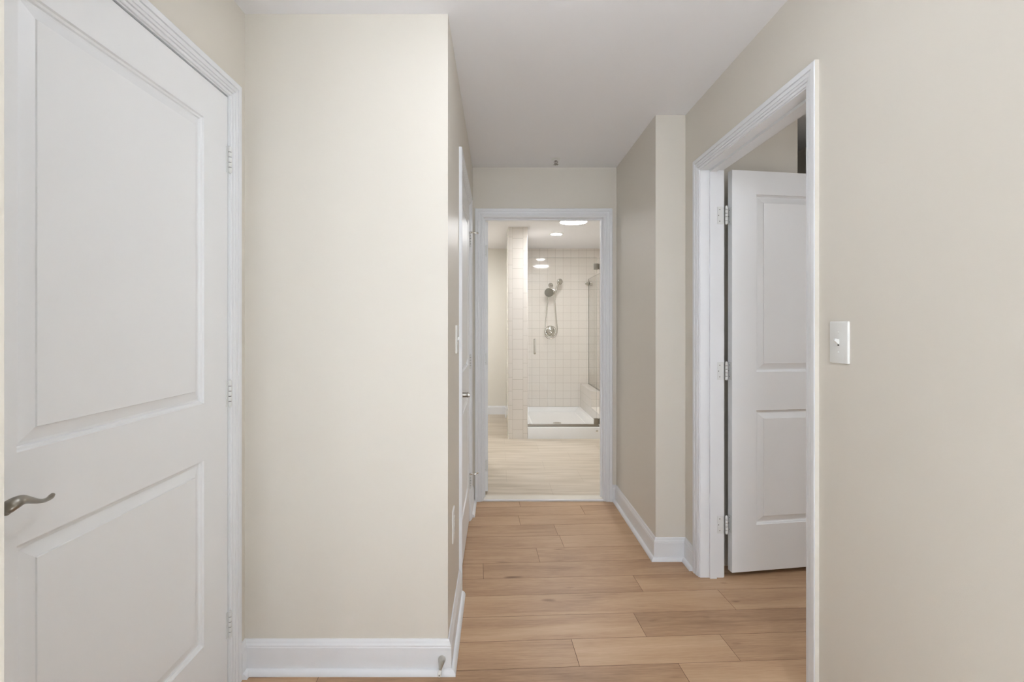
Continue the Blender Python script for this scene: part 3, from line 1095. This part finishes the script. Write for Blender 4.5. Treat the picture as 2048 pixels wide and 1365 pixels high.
# shower set: flange and arm, diverter bracket with fixed head, hand shower, hose
t_ = thing('shower_fixture', (.757, YW, 1.860), 'chrome fixed shower head with hand shower and looped hose on tiled wall', 'shower head')
A0 = Vector((.757, YW, 1.866))
bm = bmesh.new()
lathe(bm, A0, IN, [(.036, 0), (.036, .004), (.030, .014), (.016, .022), (.011, .026)], 32)
tube(bm, smooth_path([A0 + IN * .01, A0 + IN * .05 + Vector((0, 0, .004)), A0 + IN * .085 + Vector((-.002, 0, -.016)), A0 + IN * .110 + Vector((-.004, 0, -.050))], 5), .0105, 14)
link('arm', bm, M_CHROME, t_, smooth='auto')
J0 = A0 + IN * .112 + Vector((-.004, 0, -.060))
bm = bmesh.new()
lathe(bm, J0 + Vector((0, 0, .022)), DN, [(.014, 0), (.020, .006), (.021, .022), (.017, .036), (.012, .042)], 24)
tube(bm, [J0, J0 + Vector((.024, -.004, -.008)), J0 + Vector((.050, -.006, -.020))], [.012, .011, .012], 14)
lathe(bm, J0 + Vector((.055, -.006, -.052)), (.30, -.10, 1), [(.014, 0), (.017, .010), (.017, .040), (.0145, .048)], 20)
link('bracket', bm, M_CHROME, t_, smooth='auto')
hd = Vector((-.12, -1, -.42)).normalized()
hb = Vector((.722, J0.y - .008, 1.768))
bm = bmesh.new()
lathe(bm, hb - hd * .012, hd, [(.014, 0), (.018, .012), (.034, .026), (.058, .036), (.066, .044), (.067, .054), (.064, .057)], 40)
tube(bm, [J0 + Vector((-.002, 0, -.018)), hb], .012, 12)
hh = link('head', bm, M_CHROME, t_, smooth='auto')
bm = bmesh.new()
lathe(bm, hb + hd * .0452, hd, [(.0625, 0), (.060, .0008), (0, .0012)], 40)
ff = link('spray_face', bm, mat('grey spray face', srgb(140, 136, 124), .35, .3), hh, smooth='auto')
ff['label'] = 'grey spray face with dark nozzles'
bm = bmesh.new()
fa, fb = frame_of(hd)
for rad, n in ((.054, 26), (.043, 20), (.030, 12), (.014, 6)):
    for k in range(n):
        a = 2 * math.pi * k / n
        lathe(bm, hb + hd * .0462 + (fa * math.cos(a) + fb * math.sin(a)) * rad, hd, [(.0030, 0), (.0024, .0022), (0, .0024)], 6)
link('nozzle', bm, M_DARK, hh)['kind'] = 'stuff'
# hand shower standing in the bracket
w0 = J0 + Vector((.058, -.008, -.030))
w1 = Vector((.868, J0.y - .035, 1.905))
bm = bmesh.new()
sp = smooth_path([w0 + (w0 - w1) * .35, w0, w0.lerp(w1, .5) + Vector((-.002, .006, 0)), w0.lerp(w1, .85)], 5)
tube(bm, sp, [.0095 + .0035 * math.sin(math.pi * i / (len(sp) - 1)) for i in range(len(sp))], 14)
sd = Vector((.30, -.90, -.22)).normalized()
lathe(bm, w1 - sd * .022, sd, [(.008, 0), (.028, .006), (.042, .016), (.045, .024), (.043, .031), (.036, .037), (.024, .042), (.012, .0445), (0, .045)], 32)
link('hand_shower', bm, M_CHROME, t_, smooth='auto')
# hose loop hanging behind the valve's rim
bm = bmesh.new()
YS = YW - .075
hs = [J0 + Vector((-.010, .004, -.060)), (.705, YS - .03, 1.62), (.690, YS, 1.45), (.672, YS, 1.27), (.665, YS, 1.19), (.676, YS, 1.135), (.716, YS, 1.102), (.775, YS, 1.108), (.822, YS, 1.145), (.842, YS, 1.21), (.838, YS, 1.32), (.822, YS, 1.48), (.806, YS - .03, 1.64), w0 + (w0 - w1) * .35]
sp = smooth_path(hs, 14)
tube(bm, sp, [.0068 if i % 2 else .0056 for i in range(len(sp))], 10)
link('hose', bm, M_CHROME, t_, smooth=True)
